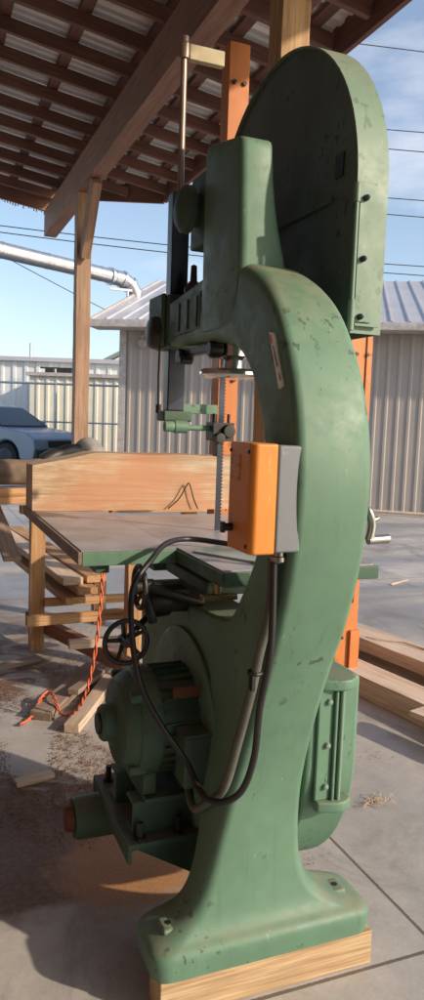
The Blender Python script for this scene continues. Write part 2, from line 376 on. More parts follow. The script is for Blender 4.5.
# ------------------------------------------------------------------ orange posts behind the saw
def orange_post(x0, x1, y, h, label, cap):
    e = empty('orange_post', ((x0+x1)/2, y, 0), label, 'post', 'orange posts behind the machine')
    w = x1-x0; d = .10
    b = MB().box(x0, x0+.006+w*.0, y-d/2, y+d/2, .008, h)
    prof = [(x0, y-d/2), (x1, y-d/2), (x1, y+d/2), (x1-.03, y+d/2), (x1-.03, y+d/2-.008), (x1-.008, y+d/2-.008), (x1-.008, y-d/2+.008),
            (x0+.008, y-d/2+.008), (x0+.008, y+d/2-.008), (x0+.03, y+d/2-.008), (x0+.03, y+d/2), (x0, y+d/2)]
    MB().prism(prof, .008, h, 'z').build('upright', 'orange_post', e, bevel=.003)
    for z in cap:
        for dx in (.25, .75): MB().cyl((x0+w*dx, y-d/2, z), 'y', .011, -.012, .0, 6).build('bolt', 'cast_dark', e)
    MB().box(x0-.05, x1+.05, y-.1, y+.1, 0, .008).build('base_plate', 'orange_post', e, bevel=.002)
    return e
orange_post(1.455, 1.565, 3.62, 3.37, 'orange steel post rising left of the wheel guard above the saw arm', (3.18, 1.72))
e = orange_post(2.225, 2.365, 3.60, 2.55, 'bright orange steel post showing right of the curved green column', (1.9, 1.5, .3))
b = MB().box(2.31, 2.372, 3.53, 3.549, .06, .34); b.build('latch_plate', 'orange_post', e, bevel=.003)
b = MB().box(2.322, 2.328, 3.544, 3.5495, .5, 2.4); b.build('seam', 'rust', e)

# ------------------------------------------------------------------ bandsaw
saw = empty('bandsaw', (.87, 1.95, .1), 'large old green cast iron bandsaw with curved column standing on wood skid', 'bandsaw')
# frame casting: lofted sections (outer y,z / inner y,z / x0,x1 / corner radius)
SEC = [((1.612, .100), (1.80, .100), .545, 1.178, .045), ((1.608, .148), (1.80, .150), .538, 1.184, .05), ((1.614, .168), (1.80, .172), .548, 1.172, .05),
       ((1.632, .186), (1.79, .192), .585, 1.125, .05), ((1.644, .212), (1.78, .220), .632, 1.055, .045), ((1.650, .255), (1.775, .265), .668, 1.005, .036), ((1.652, .325), (1.78, .335), .694, .972, .030),
       ((1.648, .430), (1.80, .440), .718, .956, .024), ((1.635, .560), (1.85, .570), .742, .953, .024), ((1.595, .710), (1.88, .730), .758, .953, .024), ((1.535, .875), (1.82, .900), .765, .955, .024), ((1.470, 1.03), (1.70, 1.045), .765, .957, .022), ((1.425, 1.18), (1.61, 1.185), .765, .958, .022),
       ((1.405, 1.33), (1.575, 1.33), .765, .958, .022), ((1.412, 1.46), (1.59, 1.455), .765, .958, .022), ((1.445, 1.58), (1.635, 1.555), .767, .957, .022),
       ((1.500, 1.69), (1.70, 1.635), .77, .955, .022), ((1.580, 1.79), (1.79, 1.69), .775, .953, .024), ((1.690, 1.87), (1.91, 1.72), .78, .95, .04),
       ((1.830, 1.92), (2.04, 1.73), .785, .945, .035), ((2.00, 1.935), (2.16, 1.735), .79, .94, .03), ((2.20, 1.92), (2.28, 1.74), .795, .935, .025),
       ((2.42, 1.90), (2.42, 1.75), .80, .93, .02)]
def rrect(o, i, x0, x1, r, k=5):
    o = Vector((0, o[0], o[1])); i = Vector((0, i[0], i[1])); t = i-o; Ln = t.length; t /= Ln; r = min(r, Ln*.45, (x1-x0)*.45); pts = []
    for (cx, ct, a0) in ((x1-r, Ln-r, 0), (x0+r, Ln-r, 90), (x0+r, r, 180), (x1-r, r, 270)):
        for j in range(k+1):
            a = R(a0+90*j/k); pts.append(Vector((cx+r*math.cos(a), 0, 0)) + o + t*(ct+r*math.sin(a)))
    return pts
def loft(secs, n=5):
    arr = catmull_list([[s[0][0], s[0][1], s[1][0], s[1][1], s[2], s[3], s[4]] for s in secs], n)
    rings = [rrect((a[0], a[1]), (a[2], a[3]), a[4], a[5], a[6]) for a in arr]; m = len(rings[0]); vs = []; fs = []
    for r_ in rings: vs += r_
    for j in range(len(rings)-1):
        for k in range(m): fs.append((j*m+k, j*m+(k+1) % m, (j+1)*m+(k+1) % m, (j+1)*m+k))
    fs += [tuple(range(m)), tuple(range((len(rings)-1)*m, len(rings)*m))]
    return vs, fs
loft_ = lambda q: loft(q)
def catmull_list(rows, n):
    P = [[2*a-b for a, b in zip(rows[0], rows[1])]] + rows + [[2*a-b for a, b in zip(rows[-1], rows[-2])]]; out = []
    for i in range(1, len(P)-2):
        for k in range(n):
            t = k/n; out.append([.5*(2*b+(c-a)*t+(2*a-5*b+4*c-d)*t*t+(3*b-a-3*c+d)*t**3) for a, b, c, d in zip(*P[i-1:i+3])])
    out.append(rows[-1]); return out
vs, fs = loft(SEC)
fr = obj('frame', vs, fs, 'green', saw); smooth_angle(fr, 50)
# lower web and yoke belong to the same casting
web = MB().prism([(1.80, .36), (1.74, .60), (1.66, .85), (1.585, 1.0), (1.66, 1.035), (1.78, .975), (2.05, .95), (2.36, .955), (2.50, .93), (2.56, .84), (2.55, .66), (2.46, .42), (2.36, .30), (2.2, .28), (1.86, .28)], .7675, .93)
o = web.build('lower_web', 'green', saw, bevel=.012, segs=3); o['label'] = 'broad dark lower web of the casting'
ysec = [((1.82, 1.76), (2.06, 1.76), .780, .940, .02), ((1.80, 1.84), (2.075, 1.85), .78, .938, .02), ((1.795, 1.92), (2.078, 1.93), .78, .915, .02), ((1.800, 2.02), (2.08, 2.03), .78, .892, .02),
        ((1.808, 2.12), (2.08, 2.13), .78, .880, .02), ((1.812, 2.19), (2.08, 2.235), .78, .876, .02), ((1.82, 2.228), (2.078, 2.275), .782, .874, .02), ((1.84, 2.238), (2.06, 2.287), .79, .866, .012)]
vs, fs = loft_(ysec); yk = obj('upper_yoke', vs, fs, 'green', saw); smooth_angle(yk, 50)
disc = MB().lathe([(.0, 0), (.292, 0), (.300, -.006), (.300, -.014), (.285, -.020), (.12, -.026), (.10, -.05), (0, -.05)], (.770, 2.07, .57), 'x', 64)
o = disc.build('bearing_flange', 'green', saw); smooth_angle(o, 30)
b = MB().lathe([(.0, -.075), (.028, -.072), (.052, -.064), (.068, -.05), (.07, -.03), (.05, -.024), (.045, .02), (0, .02)], (.80, 2.165, 2.13), 'x', 40)
o = b.build('shaft_cap', 'green_dark', saw); smooth_angle(o, 30)
MB().box(.79, .86, 2.09, 2.21, 2.02, 2.23).build('slide_block', 'green_dark', saw, bevel=.006)
# foot bosses
for x, y in ((.605, 1.70), (1.105, 1.70)):
    b = MB().box(x-.022, x+.022, y-.03, y+.03, .165, .200); o = b.build('foot_boss', 'green', saw, bevel=.008)
    MB().cyl((x, y, .200), 'z', .008, -.01, .002, 12).build('bolt_hole', 'black', o)
# upper wheel guard
def arch(cy, cz, r, zb, up=True, n=40):
    pts = [(cy-r, zb)]
    for i in range(n+1):
        a = math.pi*(1-i/n); pts.append((cy+r*math.cos(a), cz+(1 if up else -1)*r*math.sin(a)))
    pts.append((cy+r, zb)); return pts
ug = MB(); ao = arch(2.11, 2.10, .480, 1.735); ai = arch(2.11, 2.10, .475, 1.735); n = len(ao)
vs = [(1.015, a, b_) for a, b_ in ao] + [(1.105, a, b_) for a, b_ in ao] + [(1.015, a, b_) for a, b_ in ai] + [(1.105, a, b_) for a, b_ in ai]; fs = []
for i in range(n-1): fs += [(i, i+1, n+i+1, n+i), (2*n+i, 3*n+i, 3*n+i+1, 2*n+i+1), (i, 2*n+i, 2*n+i+1, i+1), (n+i, n+i+1, 3*n+i+1, 3*n+i)]
fs += [(0, n, 3*n, 2*n), (n-1, 3*n-1, 4*n-1, 2*n-1)]
ugr = obj('upper_wheel_guard', vs, fs, 'green_pale', saw); smooth_angle(ugr, 40)
MB().prism(ai, 1.096, 1.102).build('guard_door', 'green_pale', ugr)
o = MB().prism(ai, 1.026, 1.032).build('guard_back_plate', 'guard_shade', ugr)
MB().box(1.022, 1.0255, 1.715, 1.755, 2.14, 2.20).build('slot', 'black', o)
MB().box(1.018, 1.0255, 1.76, 2.25, 2.085, 2.10).build('edge_strip', 'guard_shade', o)
b = MB().box(1.020, 1.070, 1.6225, 1.6295, 1.762, 2.10); hp = b.build('hinge_leaf', 'green_pale', ugr, bevel=.002)
for z in (2.062, 1.916, 1.775):
    o = MB().lathe([(0, -.016), (.005, -.014), (.0075, -.008), (.008, 0)], (1.036, 1.623, z), 'y', 14).build('hinge_screw', 'steel_dark', hp); smooth_angle(o, 30)
b = MB().bar((1.011, 1.622, 1.74), (1.011, 1.622, 2.085), .0055, 10)
for z0, z1 in ((1.74, 1.815), (2.05, 2.095)): b.bar((1.011, 1.622, z0), (1.011, 1.622, z1), .0085, 12)
o = b.build('hinge_pin', 'green_pale', ugr); smooth_angle(o, 40)
MB().box(1.02, 1.09, 1.616, 1.624, 1.752, 1.758).build('hinge_lip', 'green_pale', ugr)
# lower wheel guard
lo = arch(2.10, .60, .455, .835, up=False)
lg = MB().prism(lo, .960, 1.118).build('lower_wheel_guard', 'green', saw, bevel=.012, segs=3); smooth_angle(lg, 40)
b = MB().box(.985, 1.062, 1.634, 1.646, .50, .825); hb = b.build('hinge_bracket', 'green', lg, bevel=.005)
b = MB().bar((1.052, 1.626, .49), (1.052, 1.626, .83), .006, 10); o = b.build('hinge_pin', 'green_pale', hb); smooth_angle(o, 40)
b = MB().bar((1.035, 1.628, .50), (1.035, 1.628, .82), .005, 10); o = b.build('hinge_rod', 'green', hb); smooth_angle(o, 40)
for z in (.485, .822):
    b = MB().prism([(.985, 1.648), (.99, 1.625), (1.04, 1.608), (1.07, 1.610), (1.095, 1.628), (1.095, 1.66)], z-.014, z+.016, 'z'); b.build('hinge_lug', 'green', hb, bevel=.006)
for z in (.775, .655, .54): MB().lathe([(0, -.012), (.007, -.010), (.010, 0)], (1.015, 1.635, z), 'y', 12).build('hinge_screw', 'green_pale', hb)
# table
tb = MB().prism([(.750, 1.765), (1.215, 1.765), (1.235, 1.79), (1.235, 2.9), (.750, 2.9)], 1.078, 1.112, 'z').build('table', 'table_top', saw, bevel=.001)
tb['label'] = 'grey machined saw table behind the column'
b = MB().box(.752, 1.233, 1.756, 1.7645, 1.070, 1.108).box(.7415, .7495, 1.758, 2.12, 1.070, 1.108); b.build('table_edge', 'green_dark', tb, bevel=.003)
b = MB()
for y in (1.9, 2.3, 2.7): b.box(.78, 1.2, y, y+.02, 1.03, 1.077)
b.box(.80, 1.1, 2.0, 2.6, .985, 1.029).build('trunnion', 'green_dark', tb, bevel=.008)
te = MB().box(.452, .7498, 2.128, 3.30, 1.085, 1.1118).build('extension_table', 'table_top', saw, bevel=.0008); te['label'] = 'wide extension wing of the table with green front edge'
b = MB().box(.452, .745, 2.115, 2.1275, 1.066, 1.109); b.build('front_edge', 'green', te, bevel=.003)
b = MB().box(.440, .4515, 2.115, 3.30, 1.072, 1.109); o = b.build('side_board', 'scrap', te, bevel=.002)
b = MB().box(.50, .54, 2.14, 3.28, 1.04, 1.0845).box(.68, .72, 2.14, 3.28, 1.04, 1.0845).build('stiffener', 'green_dark', te)
# loose plates lying in the table
b = MB().prism([(.765, 2.03), (.90, 1.80), (.99, 1.83), (1.0, 2.04), (.86, 2.10)], 1.1125, 1.1185, 'z'); b.build('throat_plate', 'plate', tb, bevel=.001)
# clamp under table
b = MB().box(.70, .80, 1.77, 1.80, 1.030, 1.045).cyl((.745, 1.785, 1.045), 'z', .012, 0, .03, 12); b.build('table_clamp', 'brass', saw, bevel=.003)
# trunnion handwheels
def handwheel(name, c, axis, Rr, m, spokes, parent, rr=.010, hub=.022):
    b = MB().torus(c, axis, Rr, rr, 44, 10); c = Vector(c)
    for i in range(spokes):
        a = 2*math.pi*i/spokes+.5; d = Vector({'x': (0, math.cos(a), math.sin(a)), 'y': (math.cos(a), 0, math.sin(a)), 'z': (math.cos(a), math.sin(a), 0)}[axis]); 
        ax = Vector({'x': (.02, 0, 0), 'y': (0, .02, 0), 'z': (0, 0, .02)}[axis])
        b.tube([c+ax+d*hub*.6, c+ax*.5+d*Rr*.5, c+d*Rr], lambda t: rr-.002*t, 8)
    b.lathe([(0, -.014), (hub, -.012), (hub, .04), (0, .042)], c, axis, 20)
    o = b.build(name, m, parent); smooth_angle(o, 40); return o
o = handwheel('tilt_handwheel', (.553, 1.98, .872), 'y', .062, 'cast_dark', 5, saw, rr=.0075, hub=.014); o['label'] = 'black five spoke tilt handwheel'
b = MB().bar((.553, 1.99, .872), (.775, 2.28, .93), .010, 14); b.build('spindle', 'cast_dark', o)
o = handwheel('trunnion_wheel', (.60, 2.02, 1.02), 'x', .060, 'cast_dark', 4, saw, rr=.008)
b = MB().bar((.62, 2.02, 1.02), (.80, 2.02, .96), .014, 12).lathe([(.0, 0), (.045, .0), (.05, .02), (.045, .07), (0, .07)], (.64, 2.08, .96), 'x', 24)
b.tube([(.62, 2.06, 1.02), (.63, 2.03, .96), (.645, 2.02, .91)], .014, 10)
b.box(.69, .765, 2.05, 2.12, .93, 1.0).build('tilt_gearing', 'cast_dark', saw, bevel=.004)
# motor
mo = MB(); prof = [(.0, -.045), (.045, -.045), (.052, -.037), (.055, -.008), (.060, -.004), (.118, .0), (.124, .004), (.140, .028), (.143, .040), (.152, .044), (.156, .050), (.156, .10)]
mo.lathe(prof + [(0, .10)], (.535, 2.02, .625), 'x', 48)
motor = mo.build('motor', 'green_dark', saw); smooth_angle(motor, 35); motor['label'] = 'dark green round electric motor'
b = MB().lathe([(.0, .101), (.144, .101), (.144, .25), (0, .25)], (.535, 2.02, .625), 'x', 48)
for i in range(28):
    a = 2*math.pi*i/28; ca, sa = math.cos(a), math.sin(a)
    p = [Vector((0, 2.02+ca*r+sa*w, .625+sa*r-ca*w)) for r, w in ((.142, -.003), (.142, .003), (.156, .002), (.156, -.002))]
    b.add([(.645, q.y, q.z) for q in p]+[(.775, q.y, q.z) for q in p], [(0, 1, 2, 3), (7, 6, 5, 4), (0, 4, 5, 1), (1, 5, 6, 2), (2, 6, 7, 3), (3, 7, 4, 0)])
b.build('finned_body', 'green_dark', motor)
for a in (45, 135, 225, 315):
    MB().box(.55, .60, 2.02+.148*math.cos(R(a))-.012, 2.02+.148*math.cos(R(a))+.012, .625+.148*math.sin(R(a))-.012, .625+.148*math.sin(R(a))+.012).build('end_bell_lug', 'green_dark', motor, bevel=.004)
MB().cyl((.488, 2.02, .625), 'x', .03, -.006, .0, 24).build('shaft_end', 'cast_dark', motor)
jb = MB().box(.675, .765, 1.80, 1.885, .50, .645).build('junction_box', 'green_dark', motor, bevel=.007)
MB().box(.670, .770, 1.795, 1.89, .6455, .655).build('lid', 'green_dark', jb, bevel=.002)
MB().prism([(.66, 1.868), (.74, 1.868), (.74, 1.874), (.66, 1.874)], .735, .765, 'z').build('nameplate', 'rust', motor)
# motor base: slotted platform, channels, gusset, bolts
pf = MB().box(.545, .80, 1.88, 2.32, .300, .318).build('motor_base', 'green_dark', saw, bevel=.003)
b = MB()
for y in (1.93, 2.12):
    b.prism([(y, .318), (y+.07, .318), (y+.07, .328), (y+.01, .328), (y+.01, .405), (y+.07, .405), (y+.07, .415), (y, .415)], .57, .79)
b.box(.60, .76, 1.91, 2.2, .4155, .43).build('channel', 'green_dark', pf, bevel=.002)
b = MB().box(.60, .64, 1.93, 2.16, .43, .495).box(.71, .75, 1.93, 2.16, .43, .495); b.build('motor_foot', 'green_dark', pf, bevel=.006)
b = MB().prism([(1.885, .299), (2.30, .299), (2.28, .25), (2.02, .16), (1.90, .20)], .79, .80).prism([(.56, .299), (.80, .299), (.80, .17), (.74, .19)], 1.90, 1.915, 'y').box(.545, .556, 1.88, 2.32, .262, .2995)
b.build('gusset', 'green_dark', pf, bevel=.002)
for x, y in ((.585, 1.905), (.585, 2.27), (.70, 1.905)): MB().lathe([(0, 0), (.018, 0), (.018, .008), (.010, .008), (.010, .05), (0, .05)], (x, y, .318), 'z', 6).build('bolt', 'cast_dark', pf)
b = MB().lathe([(0, -.01), (.060, -.01), (.066, .0), (.068, .12), (.072, .13), (.072, .30), (0, .30)], (.47, 2.22, .235), 'x', 36)
o = b.build('brake_cylinder', 'green_dark', saw); smooth_angle(o, 30)
MB().lathe([(0, -.035), (.036, -.034), (.042, -.01), (0, -.009)], (.468, 2.22, .235), 'x', 24).build('rusty_cap', 'rust', o)
# arm end, guide post and guides
b = MB().box(.788, .80, 2.10, 2.38, 1.775, 1.885).box(.784, .788, 2.12, 2.14, 1.785, 1.875).box(.784, .788, 2.20, 2.22, 1.785, 1.875).box(.784, .788, 2.28, 2.30, 1.785, 1.875)
b.build('arm_panel', 'green_dark', saw, bevel=.004)
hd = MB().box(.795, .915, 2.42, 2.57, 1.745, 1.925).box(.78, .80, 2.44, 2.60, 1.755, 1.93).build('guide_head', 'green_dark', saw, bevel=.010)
b = MB().lathe([(0, -.034), (.030, -.033), (.048, -.026), (.056, -.012), (.056, .004), (0, .006)], (.782, 2.50, 1.80), 'x', 36); o = b.build('locking_knob', 'cast_dark', hd); smooth_angle(o, 30)
b = MB().lathe([(.03, 0), (.032, .015), (.022, .03), (.012, .04), (.010, .09), (0, .095)], (.868, 2.38, 1.925), 'z', 20); o = b.build('lifting_lever', 'cast_dark', hd); smooth_angle(o, 30)
gp = MB().box(.820, .882, 2.475, 2.53, 1.535, 2.275).build('guide_post', 'steel_dark', saw, bevel=.004)
b = MB().lathe([(.0, 0), (.0115, 0), (.0105, .48), (0, .48)], (.853, 2.50, 2.2755), 'z', 16); rod = b.build('lift_rod', 'rod_tan', gp); smooth_angle(rod, 30)
b = MB().lathe([(0, 0), (.018, 0), (.020, .015), (.020, .045), (.014, .052), (.014, .07), (0, .072)], (.853, 2.50, 2.715), 'z', 20); o = b.build('rod_collar', 'rod_tan', gp); smooth_angle(o, 30)
MB().box(.868, .995, 2.485, 2.512, 2.712, 2.762).build('top_bracket', 'tan_paint', gp, bevel=.003)
b = MB().tube([(.788, 2.48, 1.76), (.786, 2.48, 1.65), (.787, 2.475, 1.55)], .0035, 8).cyl((.787, 2.475, 1.535), 'z', .009, -.01, .02, 12); b.build('guide_wire', 'cast_dark', gp)
gb = MB().box(.800, .905, 2.45, 2.535, 1.498, 1.534).build('guide_block', 'green_dark', gp, bevel=.006)
b = MB().bar((.81, 2.44, 1.478), (1.0, 2.44, 1.478), .010, 14).lathe([(0, 0), (.018, 0), (.020, .05), (.014, .06), (0, .06)], (.80, 2.44, 1.48), 'x', 18).lathe([(0, 0), (.022, 0), (.022, .045), (0, .045)], (.835, 2.44, 1.480), 'x', 20)
o = b.build('guide_shaft', 'green', gb); smooth_angle(o, 40)
b = MB().box(.965, 1.045, 2.40, 2.47, 1.435, 1.500).lathe([(0, -.02), (.022, -.02), (.024, 0), (.024, .03), (0, .03)], (1.02, 2.40, 1.47), 'y', 24).lathe([(0, -.015), (.018, -.015), (.02, .01), (0, .01)], (.985, 2.39, 1.445), 'y', 20)
b.cyl((.972, 2.41, 1.50), 'z', .008, 0, .03, 8).cyl((1.03, 2.42, 1.50), 'z', .006, 0, .03, 8).box(.985, 1.0, 2.41, 2.45, 1.38, 1.435)
b.build('blade_guide', 'cast_dark', gb, bevel=.002)
MB().box(.885, 1.02, 2.50, 2.512, 1.528, 1.562).build('guide_plate', 'green', gb, bevel=.002)
# blade with teeth along the +X edge
vs = []; fs = []; z = 1.112; k = 0
pts = [(1.003, 1.10), (1.003, 1.80)]; out = []
zz = 1.80
while zz > 1.10: out += [(1.023, zz), (1.029, zz-.005), (1.023, zz-.011)]; zz -= .012
out += [(1.023, 1.10)]
bl = MB().prism(pts + out, 2.4495, 2.4507, 'y'); vsx = bl.build('saw_blade', 'steel_dark', saw)
# lever linkage under arm and chrome hand wheel
b = MB().box(.80, .83, 2.0, 2.26, 1.705, 1.728).cyl((.80, 2.27, 1.705), 'x', .024, -.02, .03, 20).cyl((.80, 2.02, 1.71), 'x', .022, -.012, .03, 20).lathe([(0, 0), (.012, 0), (.012, .04), (0, .04)], (.775, 2.23, 1.69), 'x', 14)
b.build('tension_lever', 'cast_dark', saw, bevel=.004)
o = MB().lathe([(.0, .0), (.055, -.004), (.086, -.002), (.100, .006), (.100, .014), (.092, .022), (.03, .022), (.028, .05), (.040, .062), (.040, .10), (0, .10)], (.872, 2.03, 1.632), 'z', 48).build('guide_handwheel', 'chrome', saw)
smooth_angle(o, 30); o['label'] = 'bright steel dished handwheel under the arm'
# crank on the far side of the column
b = MB().tube(catmull([(1.068, 1.62, 1.306), (1.082, 1.60, 1.285), (1.094, 1.60, 1.25), (1.088, 1.60, 1.212)]), lambda t: .010+.003*t, 10)
b.bar((1.084, 1.60, 1.212), (1.145, 1.60, 1.214), .0125, 14).torus((1.068, 1.62, 1.308), 'y', .014, .006, 20, 8).bar((.95, 1.62, 1.306), (1.075, 1.62, 1.306), .011, 12).bar((1.09, 1.60, 1.26), (1.112, 1.60, 1.268), .006, 8)
o = b.build('side_crank', 'steel', saw); smooth_angle(o, 40)
# switch box
sb = MB().box(.712, .7735, 1.414, 1.545, 1.222, 1.456).build('switch_box', 'grey_box', saw, bevel=.006, segs=3); sb['label'] = 'grey and orange electrical switch box'; sb.location.x += .010
def ch(x0, c):
    return [(.7115, 1.412), (.660, 1.412), (.650, 1.424), (.650, 1.535), (.660, 1.547), (.7115, 1.547)]
cv = MB().prism(ch(0, 0), 1.219, 1.459, 'z').build('cover', 'orange_box', sb, world=False, bevel=.006, segs=3)
b = MB().cyl((.650, 1.51, 1.268), 'x', .008, -.022, 0, 14).box(.626, .634, 1.505, 1.515, 1.258, 1.278); b.build('knob', 'black', cv, bevel=.002) if False else None
for q in ((1.432, 1.236), (1.432, 1.440), (1.528, 1.440)):
    sc_ = MB().lathe([(0, -.003), (.004, -.0025), (.005, 0)], (.650, q[0], q[1]), 'x', 12); obj('cover_screw', sc_.v, sc_.f, 'steel_dark', sb)
sm = MB().box(.7105, .7125, 1.4105, 1.4115, 1.222, 1.456); obj('seam', sm.v, sm.f, 'black', sb)
kb = MB().cyl((.650, 1.51, 1.268), 'x', .009, -.022, .001, 14).box(.624, .632, 1.504, 1.516, 1.256, 1.28)
obj('knob', kb.v, kb.f, 'black', sb)
lb = MB().box(.6485, .6499, 1.475, 1.525, 1.375, 1.432); obj('symbol_plate', lb.v, lb.f, 'orange_box', sb)
sy = MB()
for (a0, a1, z0, z1) in ((1.480, 1.520, 1.423, 1.428), (1.480, 1.520, 1.408, 1.412), (1.480, 1.484, 1.408, 1.424), (1.516, 1.520, 1.412, 1.424), (1.495, 1.505, 1.414, 1.420), (1.480, 1.520, 1.398, 1.402), (1.490, 1.510, 1.390, 1.394), (1.480, 1.520, 1.378, 1.382), (1.480, 1.484, 1.378, 1.394), (1.516, 1.520, 1.378, 1.394)):
    sy.box(.6478, .6486, a0, a1, z0, z1)
obj('switch_symbol', sy.v, sy.f, 'symbol', sb)
ft = MB().lathe([(0, 0), (.015, 0), (.015, -.012), (.018, -.014), (.018, -.024), (.014, -.028), (0, -.028)], (.742, 1.455, 1.2215), 'z', 20); o = obj('cable_gland', ft.v, ft.f, 'steel', sb); smooth_angle(o, 30)
# label stuck on the column side
s0 = MB().prism([(1.575, 1.712), (1.555, 1.708), (1.490, 1.586), (1.512, 1.580)], .7635, .7720); st = s0.build('warning_label', 'label_white', saw)
s1 = MB().prism([(1.552, 1.680), (1.548, 1.679), (1.520, 1.632), (1.526, 1.630)], .7626, .7634).prism([(1.515, 1.618), (1.508, 1.612), (1.502, 1.600), (1.508, 1.598)], .7626, .7634)
o = s1.build('label_print', 'label_grey', saw); o.parent = st; o.location = (0, 0, 0)
o = MB().prism([(1.570, 1.706), (1.562, 1.704), (1.553, 1.686), (1.563, 1.682)], .7626, .7634).build('label_band', 'label_orange', saw); o.parent = st; o.location = (0, 0, 0)
# cables
c = [(.742, 1.455, 1.197), (.742, 1.452, 1.0), (.735, 1.48, .85), (.735, 1.50, .72), (.72, 1.53, .625), (.70, 1.60, .565), (.68, 1.68, .55), (.665, 1.76, .60), (.60, 1.80, .70), (.555, 1.84, .80), (.54, 1.88, .93), (.555, 1.93, 1.04), (.62, 1.98, 1.105), (.70, 2.08, 1.135), (.80, 2.14, 1.135), (.92, 2.04, 1.128), (1.02, 1.95, 1.125)]
o = MB().tube(catmull(c, 8), .0085, 12).build('power_cable', 'rubber', saw); smooth_angle(o, 60)
c = [(.748, 1.475, 1.197), (.748, 1.478, 1.08), (.746, 1.515, .97), (.742, 1.545, .86), (.734, 1.59, .72), (.724, 1.64, .58), (.715, 1.72, .50), (.70, 1.78, .455), (.705, 1.84, .47), (.715, 1.85, .50)]
o = MB().tube(catmull(c, 10), lambda t: .0115, 14).build('flexible_conduit', 'conduit', saw); smooth_angle(o, 60)
MB().torus((.748, 1.55, .905), 'z', .016, .005, 18, 8).box(.735, .75, 1.545, 1.555, .865, .90).build('cable_tie', 'rubber', o) if False else None
tt = MB().torus((.744, 1.532, .915), 'z', .015, .005, 18, 8).box(.730, .738, 1.515, 1.535, .875, .912); oo = obj('cable_tie', tt.v, tt.f, 'rubber', o)

# skid timbers under the base
board('wood_skid', (.56, 1.66, .05), (1.182, 1.66, .05), .09, .098, 'skid'); tag(bpy.data.objects['wood_skid'], 'pale sawn skid timber under the near edge of the green base', 'timber', 'skids under the saw')
o = board('wood_skid', (.64, 1.755, .05), (1.10, 1.755, .05), .09, .098, 'skid'); tag(o, 'skid timber under the far edge of the green base', 'timber', 'skids under the saw')

# ------------------------------------------------------------------ big slab on the extension table
def rough_block(name, cs, m, label, cat, group=None, n=26, amp=.006):
    """block lofted along X between y-z quads given at stations (x, y0, y1, z0, z1)"""
    rows = []
    for i in range(n+1):
        t = i/n*(len(cs)-1); k = min(int(t), len(cs)-2); f = t-k; rows.append([a+(b-a)*f for a, b in zip(cs[k], cs[k+1])])
    vs = []; fs = []; K = 20
    for x, y0, y1, z0, z1 in rows:
        for j in range(K):
            q = j/K*4; s = int(q); f = q-s; c_ = [(y0, z0), (y1, z0), (y1, z1), (y0, z1), (y0, z0)]
            y = c_[s][0]+(c_[s+1][0]-c_[s][0])*f; z = c_[s][1]+(c_[s+1][1]-c_[s][1])*f
            nn = noise.noise(Vector((x*5, y*9, z*9)))*amp; vs.append((x, y+nn*(1 if j < 10 else -1), z+(nn if z > z0+.01 else 0)))
    for i in range(n):
        for j in range(K): fs.append((i*K+j, i*K+(j+1) % K, (i+1)*K+(j+1) % K, (i+1)*K+j))
    fs += [tuple(range(K)), tuple(range(n*K, (n+1)*K))]
    cx = sum(v[0] for v in vs)/len(vs); cy = sum(v[1] for v in vs)/len(vs); z0 = min(v[2] for v in vs)
    o = obj(name, [(a-cx, b_-cy, c2-z0) for a, b_, c2 in vs], fs, m); o.location = (cx, cy, z0); smooth_angle(o, 35)
    return tag(o, label, cat, group)
rough_block('timber_slab', [(.445, 3.06, 3.24, 1.113, 1.30), (.58, 3.055, 3.25, 1.113, 1.325), (.70, 3.05, 3.26, 1.113, 1.355), (.95, 3.05, 3.26, 1.113, 1.350), (1.22, 3.05, 3.26, 1.113, 1.350), (1.47, 3.06, 3.25, 1.113, 1.345)],
            'slab', 'thick orange sawn timber slab lying across the back of the saw table', 'timber')
o = MB().tube(catmull([(1.02, 3.03, 1.120), (1.07, 3.03, 1.165), (1.103, 3.03, 1.222), (1.116, 3.03, 1.226), (1.138, 3.03, 1.16), (1.158, 3.03, 1.118)]), .0028, 8).build('bent_wire', 'rubber'); tag(o, 'thin dark wire bent up against the orange slab', 'wire')

# ------------------------------------------------------------------ timber stand, its rails and the boards stored on it
sd = empty('timber_stand', (.9, 4.3, 0), 'rough timber stand with square legs behind the saw table', 'stand')
for a in ((.72, 4.72, 0, .90), (1.215, 4.22, 0, .90), (1.75, 4.75, 0, .90), (1.25, 5.25, 0, .90)):
    board('leg', (a[0], a[1], a[2]), (a[0], a[1], a[3]), .09, .09, 'fir', sd)
board('rail', (.60, 4.31, .305), (1.30, 4.36, .305), .045, .06, 'fir', sd)
board('rail', (.76, 4.66, .325), (1.36, 4.66, .325), .04, .05, 'fir', sd)
board('rail', (.80, 4.06, .225), (1.12, 4.06, .225), .05, .05, 'fir_pale', sd)
board('stringer', (.70, 4.93, .16), (1.10, 3.72, .16), .05, .09, 'beam', sd)
board('stringer', (1.02, 3.70, .155), (1.26, 3.70, .155), .05, .085, 'fir', sd)
board('top_rail', (.60, 4.63, .925), (1.95, 4.63, .925), .09, .05, 'fir', sd)
board('top_rail', (.60, 5.2, .925), (1.95, 5.2, .925), .09, .05, 'fir', sd)
for i, (x, y, z, l, lab) in enumerate(((.93, 4.52, .36, 0, 'lowest long board of the pile'), (1.0, 4.50, .42, .1, 'middle long board'), (.92, 4.55, .475, .0, 'upper long board, flat and pale'), (1.08, 4.60, .475, .25, 'short upper board'))):
    o = board('long_board', (x, y, z), (x-.24, y+2.5-l, z), .13, .045, 'fir' if i != 2 else 'fir_pale')
    tag(o, ['bottom board of the pile stored beneath the timber stand', 'middle board of the pile stored beneath the timber stand', 'pale top board of the left column in the pile beneath the stand', 'top board beside the pale one in the pile beneath the stand'][i], 'board', 'boards stored under the timber stand')
